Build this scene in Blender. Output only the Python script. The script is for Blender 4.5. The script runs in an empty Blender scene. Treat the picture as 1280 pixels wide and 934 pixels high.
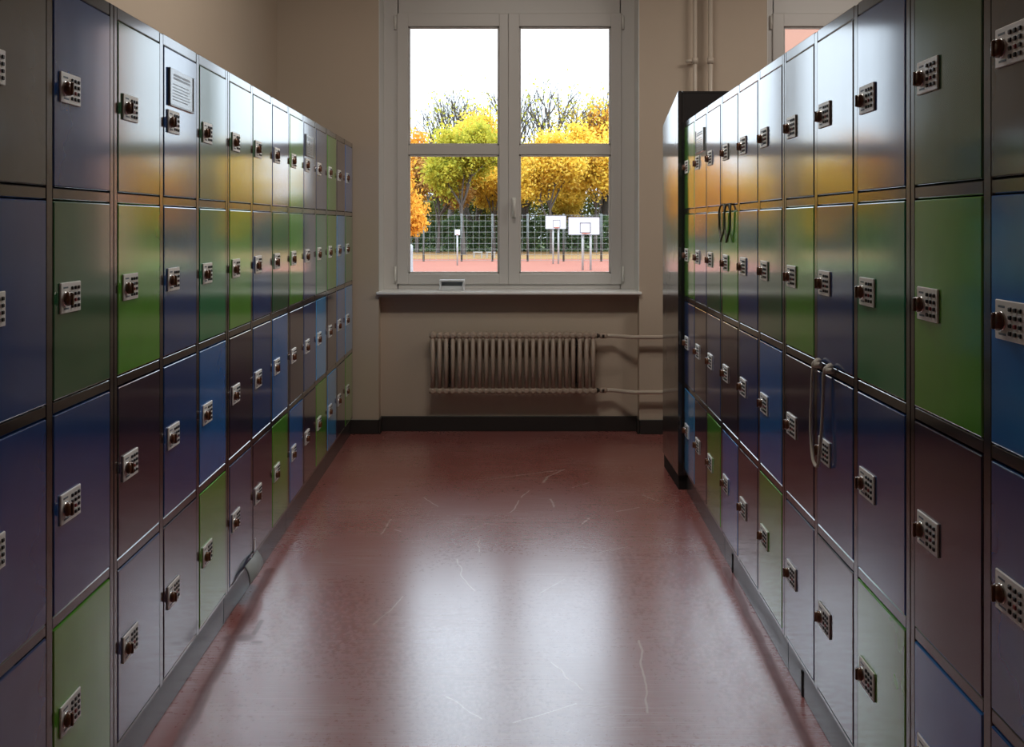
import bpy, bmesh, math, random
import numpy as np
from mathutils import Vector, Matrix

sc = bpy.context.scene
COL = sc.collection

# ------------------------------------------------------------------ camera, sky, exposure
EYE = 1.295
F = 1155.0                      # focal length in pixels of the 1280 px wide frame
cam_d = bpy.data.cameras.new('camera')
cam = bpy.data.objects.new('camera', cam_d)
COL.objects.link(cam)
cam.location = (0, 0, EYE)
cam.rotation_euler = (math.pi / 2, 0, 0)
cam_d.sensor_width = 36.0
cam_d.lens = 36.0 * F / 1280.0
cam_d.shift_x = 0.0
cam_d.shift_y = -(467.0 - 280.0) / 1280.0
cam_d.clip_start = 0.05
cam_d.clip_end = 500
sc.camera = cam

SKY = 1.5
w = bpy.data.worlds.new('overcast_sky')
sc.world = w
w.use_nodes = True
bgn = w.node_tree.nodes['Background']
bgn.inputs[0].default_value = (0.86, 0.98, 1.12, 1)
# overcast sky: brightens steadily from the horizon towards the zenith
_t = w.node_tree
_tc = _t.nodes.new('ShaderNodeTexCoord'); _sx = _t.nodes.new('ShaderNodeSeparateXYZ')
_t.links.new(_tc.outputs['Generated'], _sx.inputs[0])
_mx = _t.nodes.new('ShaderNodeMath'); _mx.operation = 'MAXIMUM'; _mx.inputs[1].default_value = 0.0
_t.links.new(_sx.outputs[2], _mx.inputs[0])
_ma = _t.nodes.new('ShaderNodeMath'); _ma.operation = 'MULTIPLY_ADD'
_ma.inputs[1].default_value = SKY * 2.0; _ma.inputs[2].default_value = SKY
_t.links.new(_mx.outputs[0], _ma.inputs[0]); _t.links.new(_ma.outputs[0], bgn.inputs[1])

sc.view_settings.view_transform = 'Standard'
sc.view_settings.look = 'None'
sc.view_settings.gamma = 1.0
sc.view_settings.use_curve_mapping = False
sc.view_settings.exposure = 0.62
cy = sc.cycles
cy.use_denoising = True
cy.max_bounces = 9
cy.diffuse_bounces = 5
cy.glossy_bounces = 5
cy.transmission_bounces = 4
cy.transparent_max_bounces = 12
cy.caustics_reflective = True
cy.sample_clamp_indirect = 8.0

# ------------------------------------------------------------------ helpers
def link(o, parent=None):
    COL.objects.link(o)
    if parent is not None:
        o.parent = parent
    return o

def finish(name, bm, mats, parent=None, smooth=False):
    me = bpy.data.meshes.new(name)
    bmesh.ops.recalc_face_normals(bm, faces=bm.faces[:])
    bm.to_mesh(me); bm.free()
    for m in (mats if isinstance(mats, (list, tuple)) else [mats]):
        me.materials.append(m)
    if smooth:
        for p in me.polygons: p.use_smooth = True
    o = bpy.data.objects.new(name, me)
    return link(o, parent)

def box(bm, x0, x1, y0, y1, z0, z1, bev=0.0, seg=1, mi=0):
    r = bmesh.ops.create_cube(bm, size=1.0)
    vs = r['verts']
    for v in vs:
        v.co = Vector((x0 + (v.co.x + .5) * (x1 - x0), y0 + (v.co.y + .5) * (y1 - y0), z0 + (v.co.z + .5) * (z1 - z0)))
    fs = set(f for v in vs for f in v.link_faces)
    for f in fs: f.material_index = mi
    if bev > 0:
        es = list(set(e for v in vs for e in v.link_edges))
        r2 = bmesh.ops.bevel(bm, geom=es, offset=bev, segments=seg, profile=0.5, affect='EDGES')
        for f in r2['faces']: f.material_index = mi

def tube(bm, pts, radii, n=8, mi=0, cap=True, closed=False):
    pts = [Vector(p) for p in pts]
    if not isinstance(radii, (list, tuple)): radii = [radii] * len(pts)
    rings = []
    prev = None
    N = len(pts)
    for i, p in enumerate(pts):
        if closed:
            d = pts[(i + 1) % N] - pts[i - 1]
        else:
            d = pts[min(i + 1, N - 1)] - pts[max(i - 1, 0)]
        d.normalize()
        if prev is None:
            a = Vector((0, 0, 1)) if abs(d.z) < .9 else Vector((1, 0, 0))
            u = d.cross(a).normalized()
        else:
            u = prev - d * prev.dot(d)
            u.normalize()
        prev = u
        v = d.cross(u)
        rings.append([bm.verts.new(p + (u * math.cos(2 * math.pi * k / n) + v * math.sin(2 * math.pi * k / n)) * radii[i]) for k in range(n)])
    rng = range(N) if closed else range(N - 1)
    for i in rng:
        a, b = rings[i], rings[(i + 1) % N]
        for k in range(n):
            f = bm.faces.new((a[k], a[(k + 1) % n], b[(k + 1) % n], b[k])); f.material_index = mi; f.smooth = True
    if cap and not closed:
        f = bm.faces.new(rings[0][::-1]); f.material_index = mi
        f = bm.faces.new(rings[-1]); f.material_index = mi

def lathe(bm, prof, origin, axis='y-', n=20, mi=0):
    """profile list of (radius, distance) spun about an axis through origin"""
    o = Vector(origin)
    rings = []
    for r, d in prof:
        ring = []
        for k in range(n):
            a = 2 * math.pi * k / n
            if axis == 'y-': p = o + Vector((r * math.cos(a), -d, r * math.sin(a)))
            elif axis == 'z': p = o + Vector((r * math.cos(a), r * math.sin(a), d))
            else: p = o + Vector((d, r * math.cos(a), r * math.sin(a)))
            ring.append(bm.verts.new(p))
        rings.append(ring)
    for a, b in zip(rings, rings[1:]):
        for k in range(n):
            f = bm.faces.new((a[k], a[(k + 1) % n], b[(k + 1) % n], b[k])); f.material_index = mi; f.smooth = True
    for rg in (rings[0], rings[-1]):
        f = bm.faces.new(rg); f.material_index = mi

def empty(name, loc=(0, 0, 0), rz=0.0):
    o = bpy.data.objects.new(name, None)
    o.location = loc; o.rotation_euler = (0, 0, rz)
    o.empty_display_size = .1
    return link(o)

def tag(o, label=None, cat=None, group=None, kind=None):
    if label: o['label'] = label
    if cat: o['category'] = cat
    if group: o['group'] = group
    if kind: o['kind'] = kind
    return o

def struct(o):
    o['kind'] = 'structure'
    return o

# ------------------------------------------------------------------ materials
def mat(name, col, rough=.5, metal=0.0, spec=.5, ior=1.5, coat=0.0, coat_rough=.1):
    m = bpy.data.materials.new(name); m.use_nodes = True
    b = m.node_tree.nodes['Principled BSDF']
    b.inputs['Base Color'].default_value = (*col, 1)
    b.inputs['Roughness'].default_value = rough
    b.inputs['Metallic'].default_value = metal
    b.inputs['Specular IOR Level'].default_value = spec
    b.inputs['IOR'].default_value = ior
    b.inputs['Coat Weight'].default_value = coat
    b.inputs['Coat Roughness'].default_value = coat_rough
    return m

class NT:
    def __init__(s, m): s.t = m.node_tree; s.b = s.t.nodes['Principled BSDF']
    def n(s, typ, **kw):
        nd = s.t.nodes.new(typ)
        for k, v in kw.items():
            if k.startswith('i_'):
                nd.inputs[int(k[2:])].default_value = v
            else: setattr(nd, k, v)
        return nd
    def l(s, a, b): s.t.links.new(a, b)
    def math(s, op, a, b=None, c=None, clamp=False):
        nd = s.t.nodes.new('ShaderNodeMath'); nd.operation = op; nd.use_clamp = clamp
        for i, v in enumerate((a, b, c)):
            if v is None: continue
            if isinstance(v, (int, float)): nd.inputs[i].default_value = v
            else: s.l(v, nd.inputs[i])
        return nd.outputs[0]
    def mix(s, fac, a, b):
        nd = s.t.nodes.new('ShaderNodeMix'); nd.data_type = 'RGBA'
        for i, v in ((0, fac), (6, a), (7, b)):
            if isinstance(v, (int, float)): nd.inputs[i].default_value = v
            elif isinstance(v, tuple): nd.inputs[i].default_value = (*v, 1)
            else: s.l(v, nd.inputs[i])
        return nd.outputs[2]
    def ramp(s, fac, stops):
        nd = s.t.nodes.new('ShaderNodeValToRGB')
        e = nd.color_ramp.elements
        while len(e) < len(stops): e.new(.5)
        for i, (p, c) in enumerate(stops):
            e[i].position = p; e[i].color = (*c, 1) if isinstance(c, tuple) else (c, c, c, 1)
        s.l(fac, nd.inputs[0])
        return nd.outputs[0]
    def noise(s, scale, detail=3, rough=.5, vec=None, dist=0.0):
        nd = s.n('ShaderNodeTexNoise'); nd.inputs['Scale'].default_value = scale
        nd.inputs['Detail'].default_value = detail; nd.inputs['Roughness'].default_value = rough
        nd.inputs['Distortion'].default_value = dist
        if vec is not None: s.l(vec, nd.inputs['Vector'])
        return nd.outputs['Fac']
    def coords(s, kind='Object', scale=(1, 1, 1), rot=(0, 0, 0)):
        tc = s.n('ShaderNodeTexCoord'); mp = s.n('ShaderNodeMapping')
        mp.inputs['Scale'].default_value = scale; mp.inputs['Rotation'].default_value = rot
        s.l(tc.outputs[kind], mp.inputs[0])
        return mp.outputs[0]
    def bump(s, h, strength=.1, dist=.01):
        nd = s.n('ShaderNodeBump'); nd.inputs['Strength'].default_value = strength; nd.inputs['Distance'].default_value = dist
        s.l(h, nd.inputs['Height']); s.l(nd.outputs[0], s.b.inputs['Normal'])

def paint(name, col, r0=.10, r1=.17):
    """semi gloss enamel on sheet steel, faintly streaked and worn"""
    m = mat(name, col, .2, spec=.5, ior=1.5, coat=1.0, coat_rough=.10)
    m.node_tree.nodes['Principled BSDF'].inputs['Coat IOR'].default_value = 1.6
    t = NT(m)
    v = t.coords('Object', (60, 60, 2.2))
    streak = t.noise(1.0, 3, .6, v)
    cloud = t.noise(5.0, 3, .6, t.coords('Object'))
    f = t.math('MULTIPLY_ADD', streak, .45, t.math('MULTIPLY', cloud, .55))
    mr = t.n('ShaderNodeMapRange'); mr.inputs[1].default_value = .3; mr.inputs[2].default_value = .7
    mr.inputs[3].default_value = r0; mr.inputs[4].default_value = r1
    t.l(f, mr.inputs[0]); t.l(mr.outputs[0], t.b.inputs['Roughness'])
    c2 = tuple(min(1, c * 1.25 + .004) for c in col)
    t.l(t.mix(cloud, tuple(c * .85 for c in col), c2), t.b.inputs['Base Color'])
    t.bump(t.noise(3.0, 2, .5, t.coords('Object', (1, 1, 1))), .05, .02)
    return m

PAINT = {
    'navy':  paint('paint_navy', (.014, .066, .230)),
    'blue':  paint('paint_blue', (.024, .170, .520)),
    'sky':   paint('paint_light_blue', (.060, .400, .930)),
    'plum':  paint('paint_plum', (.026, .020, .050)),
    'slate': paint('paint_slate', (.060, .090, .20)),
    'green': paint('paint_leaf_green', (.095, .360, .032)),
    'emer':  paint('paint_emerald', (0.013, 0.240, 0.096)),
    'pine':  paint('paint_pine_green', (0.032, 0.136, 0.064)),
    'grey':  paint('paint_grey', (0.080, 0.096, 0.106)),
}
FRAME = paint('locker_frame_paint', (.022, .021, .022), .14, .22)
PLINTH = mat('plinth_paint', (.060, .060, .065), .26, spec=.5, ior=1.6)
DARK = mat('dark_void', (.008, .008, .009), .7)
PLATE = mat('lock_plate_enamel', (.88, .88, .87), .35)
BLACKP = mat('black_button', (.015, .015, .016), .4)
REDP = mat('red_button', (.25, .03, .03), .4)
BROWN = mat('brown_knob', (.13, .048, .022), .22, coat=.4)
CHROME = mat('chrome_collar', (.7, .7, .7), .18, metal=1.0)
PAPER = mat('notice_paper', (.30, .32, .32), .14, coat=.6, coat_rough=.1)
FAINT = mat('faint_print', (.17, .20, .23), .3)
INK = mat('printed_ink', (.16, .20, .25), .5)
WHITE_FRAME = mat('window_frame_white', (.60, .58, .56), .35)
SILL = mat('window_sill_white', (.86, .87, .87), .25)
RAD = mat('radiator_enamel', (.46, .36, .29), .4)
STEEL = mat('valve_metal', (.06, .05, .045), .35, metal=.6)
WHITEP = mat('white_plastic', (.72, .74, .76), .3)

def wall_mat(name, col):
    m = mat(name, col, .75, spec=.25)
    t = NT(m)
    c = t.noise(1.3, 4, .6, t.coords('Object'))
    t.l(t.mix(c, tuple(x * .93 for x in col), tuple(x * 1.06 for x in col)), t.b.inputs['Base Color'])
    t.bump(t.noise(90, 2, .6, t.coords('Object')), .12, .004)
    return m
WALL = wall_mat('wall_paint_cream', (.52, .43, .345))
CEIL = wall_mat('ceiling_paint', (.62, .60, .56))
BASEB = mat('baseboard_dark', (.030, .027, .026), .4)

def glass_mat():
    m = bpy.data.materials.new('window_glass'); m.use_nodes = True
    nt = m.node_tree; nt.nodes.clear()
    out = nt.nodes.new('ShaderNodeOutputMaterial'); mx = nt.nodes.new('ShaderNodeMixShader')
    fr = nt.nodes.new('ShaderNodeFresnel'); fr.inputs[0].default_value = 1.45
    tr = nt.nodes.new('ShaderNodeBsdfTransparent'); tr.inputs[0].default_value = (.96, .97, .965, 1)
    gl = nt.nodes.new('ShaderNodeBsdfGlossy'); gl.inputs['Roughness'].default_value = .01
    nt.links.new(fr.outputs[0], mx.inputs[0]); nt.links.new(tr.outputs[0], mx.inputs[1])
    nt.links.new(gl.outputs[0], mx.inputs[2]); nt.links.new(mx.outputs[0], out.inputs[0])
    return m
GLASS = glass_mat()

# ------------------------------------------------------------------ room dimensions
XL, TL = .850, -.02294        # left locker fronts:  x = -XL + TL*y
XR, TR = .720, .02554         # right locker fronts: x =  XR + TR*y
YW = 5.70                     # inner face of the window wall
YN = 5.78                     # back of the niche below the sill
YG = 5.90                     # room side of the window frames
XWALL_L, XWALL_R, YB, ZC = -1.45, 5.2, -2.6, 3.35
WX0, WX1, WZ0, WZ1 = -.822, .785, .878, 2.88     # window opening
W2 = 2.395                    # spacing of the windows

# ------------------------------------------------------------------ floor
def floor_material():
    m = mat('red_linoleum', (.12, .035, .03), .3, spec=.5, ior=1.7, coat=.9, coat_rough=.235)
    t = NT(m)
    t.b.inputs['Coat IOR'].default_value = 1.7
    P = t.coords('Object')
    big = t.noise(1.1, 4, .6, P)
    fine = t.noise(55, 4, .65, P)
    base = t.mix(fine, (.29, .080, .070), (.36, .115, .100))
    base = t.mix(t.math('MULTIPLY', big, .5), base, (.35, .115, .105))
    # hairline scratches in several directions
    sc_sum = None
    for ang, s1, s2, thr in ((.15, 2.6, 190, .60), (-.4, 3.2, 210, .61), (1.2, 3.5, 200, .62), (2.3, 2.8, 230, .615), (.75, 4.0, 250, .62)):
        v = t.coords('Object', (s1, s2, 1), (0, 0, ang))
        nz = t.noise(1.0, 2, .5, v, .15)
        q = t.math('MULTIPLY', t.math('SUBTRACT', nz, thr), 16.0, clamp=True)
        sc_sum = q if sc_sum is None else t.math('MAXIMUM', sc_sum, q)
    patch = t.math('MULTIPLY', t.math('SUBTRACT', t.noise(2.3, 3, .6, P), .40), 4.0, clamp=True)
    scr = t.math('MULTIPLY', sc_sum, patch)
    # single long scuffs: segments on the floor
    sep = t.n('ShaderNodeSeparateXYZ'); t.l(P, sep.inputs[0])
    x, y = sep.outputs[0], sep.outputs[1]
    wob = t.math('MULTIPLY', t.math('SUBTRACT', t.noise(6, 2, .5, P), .5), .05)
    scuff = None
    def seg(ax, ay, bx, by, wd, wv=1.0):
        dx, dy = bx - ax, by - ay
        L = dx * dx + dy * dy
        px = t.math('SUBTRACT', t.math('MULTIPLY_ADD', wob, wv, x), ax); py = t.math('SUBTRACT', t.math('MULTIPLY_ADD', wob, wv, y), ay)
        h = t.math('DIVIDE', t.math('MULTIPLY_ADD', px, dx, t.math('MULTIPLY', py, dy)), L, clamp=True)
        qx = t.math('SUBTRACT', px, t.math('MULTIPLY', h, dx)); qy = t.math('SUBTRACT', py, t.math('MULTIPLY', h, dy))
        d = t.math('SQRT', t.math('MULTIPLY_ADD', qx, qx, t.math('MULTIPLY', qy, qy)))
        return t.math('SUBTRACT', 1.0, t.math('MULTIPLY', t.math('SUBTRACT', d, wd * .35), 1.0 / (wd * .5)), clamp=True)
    def fl(px, py):
        Y = EYE * F / (py - 280.0)
        return ((px - 640.5) / F * Y, Y)
    for a, b, wd in (((610, 599), (700, 588), .007), ((680, 603), (685, 596), .012), ((685, 596), (705, 587), .007), ((805, 619), (828, 628), .006),
                     ((688, 624), (693, 634), .007), ((729, 655), (736, 648), .010), ((652, 622), (660, 614), .005), ((494, 662), (502, 664), .006),
                     ((690, 828), (730, 862), .004), ((640, 905), (720, 880), .004), ((560, 870), (600, 900), .004), ((800, 800), (812, 890), .005),
                     ((470, 780), (505, 745), .004), ((585, 664), (606, 655), .005), ((606, 655), (618, 657), .004), ((640, 640), (648, 626), .005), ((476, 668), (488, 650), .006), ((770, 640), (800, 634), .006), ((530, 622), (545, 634), .005), ((715, 610), (735, 604), .005), ((600, 690), (602, 672), .004), ((752, 690), (786, 683), .004), ((675, 742), (706, 724), .004), ((570, 700), (590, 740), .004)):
        s_ = seg(*fl(*a), *fl(*b), wd)
        scuff = s_ if scuff is None else t.math('MAXIMUM', scuff, s_)
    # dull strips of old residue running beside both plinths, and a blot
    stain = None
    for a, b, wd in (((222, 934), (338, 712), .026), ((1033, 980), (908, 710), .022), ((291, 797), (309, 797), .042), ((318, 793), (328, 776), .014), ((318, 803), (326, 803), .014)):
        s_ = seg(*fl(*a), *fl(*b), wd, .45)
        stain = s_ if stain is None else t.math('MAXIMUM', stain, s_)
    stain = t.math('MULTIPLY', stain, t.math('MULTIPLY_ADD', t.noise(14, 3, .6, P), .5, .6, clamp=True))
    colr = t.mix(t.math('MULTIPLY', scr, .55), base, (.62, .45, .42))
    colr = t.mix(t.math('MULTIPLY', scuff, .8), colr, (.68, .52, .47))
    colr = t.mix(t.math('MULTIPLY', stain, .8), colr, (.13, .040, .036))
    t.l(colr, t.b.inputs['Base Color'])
    r = t.math('MULTIPLY_ADD', big, .12, .17)
    r = t.math('MULTIPLY_ADD', fine, .10, r)
    r = t.math('MULTIPLY_ADD', scr, .12, r)
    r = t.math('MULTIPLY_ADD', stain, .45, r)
    t.l(r, t.b.inputs['Roughness'])
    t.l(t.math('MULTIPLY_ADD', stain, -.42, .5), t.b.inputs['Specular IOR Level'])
    hh = t.math('MULTIPLY_ADD', fine, .06, t.math('MULTIPLY', big, .9))
    hh = t.math('MULTIPLY_ADD', scr, .02, hh)
    t.bump(hh, .06, .012)
    return m

bm = bmesh.new(); box(bm, XWALL_L - .1, XWALL_R + .1, YB - .1, YG + .1, -.1, 0)
struct(finish('floor', bm, floor_material()))
bm = bmesh.new(); box(bm, XWALL_L - .1, XWALL_R + .1, YB - .1, YG + .1, ZC, ZC + .1)
struct(finish('ceiling', bm, CEIL))
bm = bmesh.new(); box(bm, XWALL_L - .12, XWALL_L, YB - .12, YW, 0, ZC)
struct(finish('wall_left', bm, WALL))
bm = bmesh.new(); box(bm, XWALL_R, XWALL_R + .12, YB - .12, YW, 0, ZC)
struct(finish('wall_right', bm, WALL))
bm = bmesh.new(); box(bm, XWALL_L, XWALL_R, YB - .12, YB, 0, ZC)
struct(finish('wall_near', bm, WALL))

# window wall with two openings (splayed nowhere), niches under the sills
bm = bmesh.new()
YO = 6.06
NX0, NX1, NZ = -.815, .800, .846
cuts = [XWALL_L - .12]
for k in range(2):
    cuts += [WX0 + k * W2, WX1 + k * W2]
cuts.append(XWALL_R + .12)
for i in range(0, len(cuts), 2):
    box(bm, cuts[i], cuts[i + 1], YW, YO, 0, ZC)
for k in range(2):
    o = k * W2
    box(bm, WX0 + o, WX1 + o, YW, YO, WZ1, ZC)                 # lintel
    box(bm, WX0 + o, WX1 + o, YN, YO, 0, WZ0 - .018)           # thin apron behind the radiator
    box(bm, WX0 + o, WX1 + o, YW, YN, NZ, WZ0 - .018)          # strip under the sill
struct(finish('wall_window', bm, WALL))

# baseboards
bm = bmesh.new()
BH = .088
box(bm, WX0 + .001, WX1 - .001, YN - .015, YN, 0, BH + .006, .003)
box(bm, WX1 + .001, 1.40, YW - .018, YW, 0, BH, .003)
box(bm, XWALL_L, WX0 - .001, YW - .012, YW, 0, BH, .003)
for xa in (WX0, WX1 - .012):
    box(bm, xa, xa + .012, YW - .0115, YN - .0155, 0, BH + .004, .002)
box(bm, 1.40, WX0 + W2, YW - .018, YW, 0, BH, .003)
box(bm, WX1 + W2, XWALL_R, YW - .018, YW, 0, BH, .003)
struct(finish('baseboard_window', bm, BASEB))

# ------------------------------------------------------------------ windows
def px_x(p): return (p - 640.5) * YG / F
def px_z(p): return EYE + (280.0 - p) * YG / F
HANDLE = mat('handle_white', (.75, .74, .70), .3)

def window(idx, ox):
    # outer frame
    bm = bmesh.new()
    x0, x1 = WX0, WX1
    zb, zt = WZ0, WZ1
    fx0, fx1 = px_x(497), px_x(777)
    fz0, fz1 = px_z(355), px_z(17)
    for a in ((x0, fx0 + .012, zb, zt), (fx1 - .012, x1, zb, zt), (fx0, fx1, zb, fz0 + .012), (fx0, fx1, fz1 - .012, zt)):
        box(bm, a[0] + ox, a[1] + ox, YG, YG + .09, a[2], a[3], .003)
    fr = finish('window_%d' % idx, bm, WHITE_FRAME)
    struct(fr)
    mid = px_x(635.8)
    for s, (sx0, sx1, gx0, gx1) in enumerate(((fx0, mid - .0004, px_x(511), px_x(624.5)), (mid + .0004, fx1, px_x(649.5), px_x(764)))):
        bm = bmesh.new()
        y0, y1 = YG - .014, YG + .06
        gz = [px_z(342), px_z(193.5), px_z(181.5), px_z(33.5)]
        b = .004
        box(bm, sx0 + ox, gx0 + ox, y0, y1, fz0, fz1, b, 2)
        box(bm, gx1 + ox, sx1 + ox, y0, y1, fz0, fz1, b, 2)
        box(bm, gx0 - .002 + ox, gx1 + .002 + ox, y0, y1, fz0, gz[0], b, 2)
        box(bm, gx0 - .002 + ox, gx1 + .002 + ox, y0, y1, gz[3], fz1, b, 2)
        box(bm, gx0 - .002 + ox, gx1 + .002 + ox, y0 + .010, y1, gz[1], gz[2], b, 2)
        sash = finish('sash', bm, WHITE_FRAME, fr)
        for za, zc in ((gz[0], gz[1]), (gz[2], gz[3])):
            bm = bmesh.new()
            box(bm, gx0 - .004 + ox, gx1 + .004 + ox, YG + .022, YG + .028, za - .004, zc + .004)
            finish('pane', bm, GLASS, sash)
            bm = bmesh.new()                                   # glazing bead
            g = .011
            for a in ((gx0, gx0 + g, za, zc), (gx1 - g, gx1, za, zc), (gx0, gx1, za, za + g), (gx0, gx1, zc - g, zc)):
                box(bm, a[0] + ox - .0005, a[1] + ox + .0005, YG + .004, YG + .022, a[2] - .0005, a[3] + .0005, .002)
            finish('glazing_bead', bm, WHITE_FRAME, sash)
        if s == 0:
            bm = bmesh.new(); box(bm, mid - .012 + ox, mid + .012 + ox, y1 + .0005, y1 + .010, fz0, fz1, .002)
            finish('cover_strip', bm, WHITE_FRAME, sash)
        # hinge barrels
        hx = fx0 - .010 if s == 0 else fx1 + .010
        for za, zc in ((px_z(352), px_z(333)), (px_z(37), px_z(20))):
            bm = bmesh.new()
            tube(bm, [(hx + ox, YG - .012, za), (hx + ox, YG - .012, zc)], .008, 10)
            box(bm, hx - .006 + ox, hx + .006 + ox, YG - .012, YG + .004, za + .01, zc - .01)
            finish('hinge', bm, HANDLE, sash)
        if s == 1:
            bm = bmesh.new()
            hx = px_x(643)
            box(bm, hx - .013 + ox, hx + .013 + ox, y0 - .010, y0, px_z(272), px_z(247), .004, 2)
            tube(bm, [(hx + ox, y0 - .005, px_z(252)), (hx + ox, y0 - .042, px_z(252))], .009, 10)
            tube(bm, [(hx + ox, y0 - .040, px_z(250)), (hx + ox, y0 - .044, px_z(258)), (hx + ox, y0 - .042, px_z(272))], [.009, .010, .007], 10)
            finish('handle', bm, HANDLE, sash, True)
    # sill
    bm = bmesh.new()
    box(bm, WX0 + ox - .012, WX1 + ox + .012, YW - .03, YW + .001, WZ0 - .017, WZ0, .004, 2)
    box(bm, WX0 + ox + .0005, WX1 + ox - .0005, YW, YG + .01, WZ0 - .017, WZ0)
    finish('sill', bm, SILL, fr)
    return fr
window(1, 0)
window(2, W2)

# white reveal linings catch the light at both sides of the window opening
REVEAL = mat('reveal_paint', (.70, .69, .66), .6)
for k in range(2):
    for x0, x1 in ((WX0, WX0 + .004), (WX1 - .004, WX1)):
        bm = bmesh.new(); box(bm, x0 + k * W2, x1 + k * W2, YW - .002, YG, WZ0, WZ1)
        struct(finish('trim_%d' % (1 + k * 2 + (x0 != WX0)), bm, REVEAL))

# ------------------------------------------------------------------ fill lamps, added out of view to brighten the interior
FILL_W = 18.0
def fill_lamp(x, y, power, lab):
    c = empty('fill_lamp', (x, y, ZC)); tag(c, lab, 'added fill lamp', 'added fill lamps')
    bm = bmesh.new(); box(bm, -.66, .66, -.16, .16, -.085, -.0005, .01); finish('housing', bm, WHITEP, c)
    m = bpy.data.materials.get('fill_diffuser')
    if m is None:
        m = mat('fill_diffuser', (.8, .8, .8), .5); b = m.node_tree.nodes['Principled BSDF']
        b.inputs['Emission Color'].default_value = (1, .93, .83, 1); b.inputs['Emission Strength'].default_value = 1.5
    bm = bmesh.new(); box(bm, -.63, .63, -.14, .14, -.100, -.086, .004); finish('diffuser', bm, m, c)
    ld = bpy.data.lights.new('fill_light', 'AREA'); ld.shape = 'RECTANGLE'; ld.size = 1.24; ld.size_y = .26
    ld.energy = power; ld.color = (1, .93, .83)
    lo = bpy.data.objects.new('fill_light', ld); lo.location = (0, 0, -.106); link(lo, c)
fill_lamp(0.0, 3.6, FILL_W, 'added fill lamp, out of view, over the window end of the aisle')
fill_lamp(2.6, 4.0, FILL_W * 1.2, 'added fill lamp, out of view, behind the right locker row')

# ------------------------------------------------------------------ locker units
UW, UH, UD = .900, 1.790, .46
DW, DH = .2645, .390
COLX = [.0215 + .0005 + i * (.2645 + .0305) for i in range(3)]
ROWZ = [1.368, .950, .532, .114]          # bottoms of the doors, top row first
G = .0022                                  # gap round a door

def build_frame_mesh():
    bm = bmesh.new()
    b = .0022
    yb = .022
    # stiles
    box(bm, 0.0006, COLX[0] - G, 0, yb, .10, UH, b)
    for i in range(2):
        box(bm, COLX[i] + DW + G, COLX[i + 1] - G, .0, yb, .10, UH - .002, b)
    box(bm, COLX[2] + DW + G, UW - .0006, 0, yb, .10, UH, b)
    # rails, per column
    zs = [(ROWZ[0] + DH + G, UH)] + [(ROWZ[i + 1] + DH + G, ROWZ[i] - G) for i in range(3)] + [(.10, ROWZ[3] - G)]
    for z0, z1 in zs:
        for i in range(3):
            box(bm, COLX[i] - G, COLX[i] + DW + G, .0004, yb, z0, z1, b)
    me = bpy.data.meshes.new('frame'); bmesh.ops.recalc_face_normals(bm, faces=bm.faces[:]); bm.to_mesh(me); bm.free()
    me.materials.append(FRAME)
    return me

def build_carcass_mesh():
    bm = bmesh.new()
    y0 = .0222
    box(bm, .0006, .004, y0, UD, .10, UH)
    box(bm, UW - .004, UW - .0006, y0, UD, .10, UH)
    box(bm, .004, UW - .004, UD - .004, UD, .10, UH)
    box(bm, .004, UW - .004, y0, UD, UH - .004, UH)
    box(bm, .004, UW - .004, y0, UD - .004, .10, .104)
    for i in range(2):
        x = COLX[i] + DW + .015
        box(bm, x - .001, x + .001, y0 + .001, UD - .005, .106, UH - .006)
    for z in ROWZ[:3]:
        box(bm, .005, UW - .005, y0 + .001, UD - .005, z - .016, z - .014)
    me = bpy.data.meshes.new('carcass'); bmesh.ops.recalc_face_normals(bm, faces=bm.faces[:]); bm.to_mesh(me); bm.free()
    me.materials.append(FRAME)
    return me

def build_plinth_mesh():
    bm = bmesh.new()
    box(bm, .001, UW - .001, .012, UD - .02, 0, .0995, .002)
    me = bpy.data.meshes.new('plinth'); bm.to_mesh(me); bm.free(); me.materials.append(PLINTH)
    return me

def build_door_mesh():
    bm = bmesh.new()
    box(bm, 0, DW, -.0015, .0185, 0, DH, .0024, 2)
    me = bpy.data.meshes.new('door'); bm.to_mesh(me); bm.free(); me.materials.append(PAINT['navy'])
    return me

PX, PW, PH = .021, .088, .061
PZ = DH / 2 - PH / 2 + .003
def build_plate_mesh():
    bm = bmesh.new()
    box(bm, PX, PX + PW, -.0055, -.0015, PZ, PZ + PH, .0012)
    # small printed captions above and below the knob
    box(bm, PX + .010, PX + .030, -.0058, -.0050, PZ + PH - .012, PZ + PH - .0085, mi=1)
    box(bm, PX + .012, PX + .034, -.0058, -.0050, PZ + .007, PZ + .0105, mi=1)
    me = bpy.data.meshes.new('lock_plate'); bmesh.ops.recalc_face_normals(bm, faces=bm.faces[:]); bm.to_mesh(me); bm.free()
    me.materials.append(PLATE); me.materials.append(INK)
    return me

def build_keypad_mesh():
    bm = bmesh.new()
    for c in range(3):
        for r in range(4):
            x = PX + .047 + c * .0145; z = PZ + PH - .0125 - r * .0122
            mi = 1 if (c, r) == (1, 2) else 0
            box(bm, x - .0036, x + .0036, -.0085, -.0052, z - .0034, z + .0034, .001, mi=mi)
    me = bpy.data.meshes.new('keypad'); bmesh.ops.recalc_face_normals(bm, faces=bm.faces[:]); bm.to_mesh(me); bm.free()
    me.materials.append(BLACKP); me.materials.append(REDP)
    return me

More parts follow.
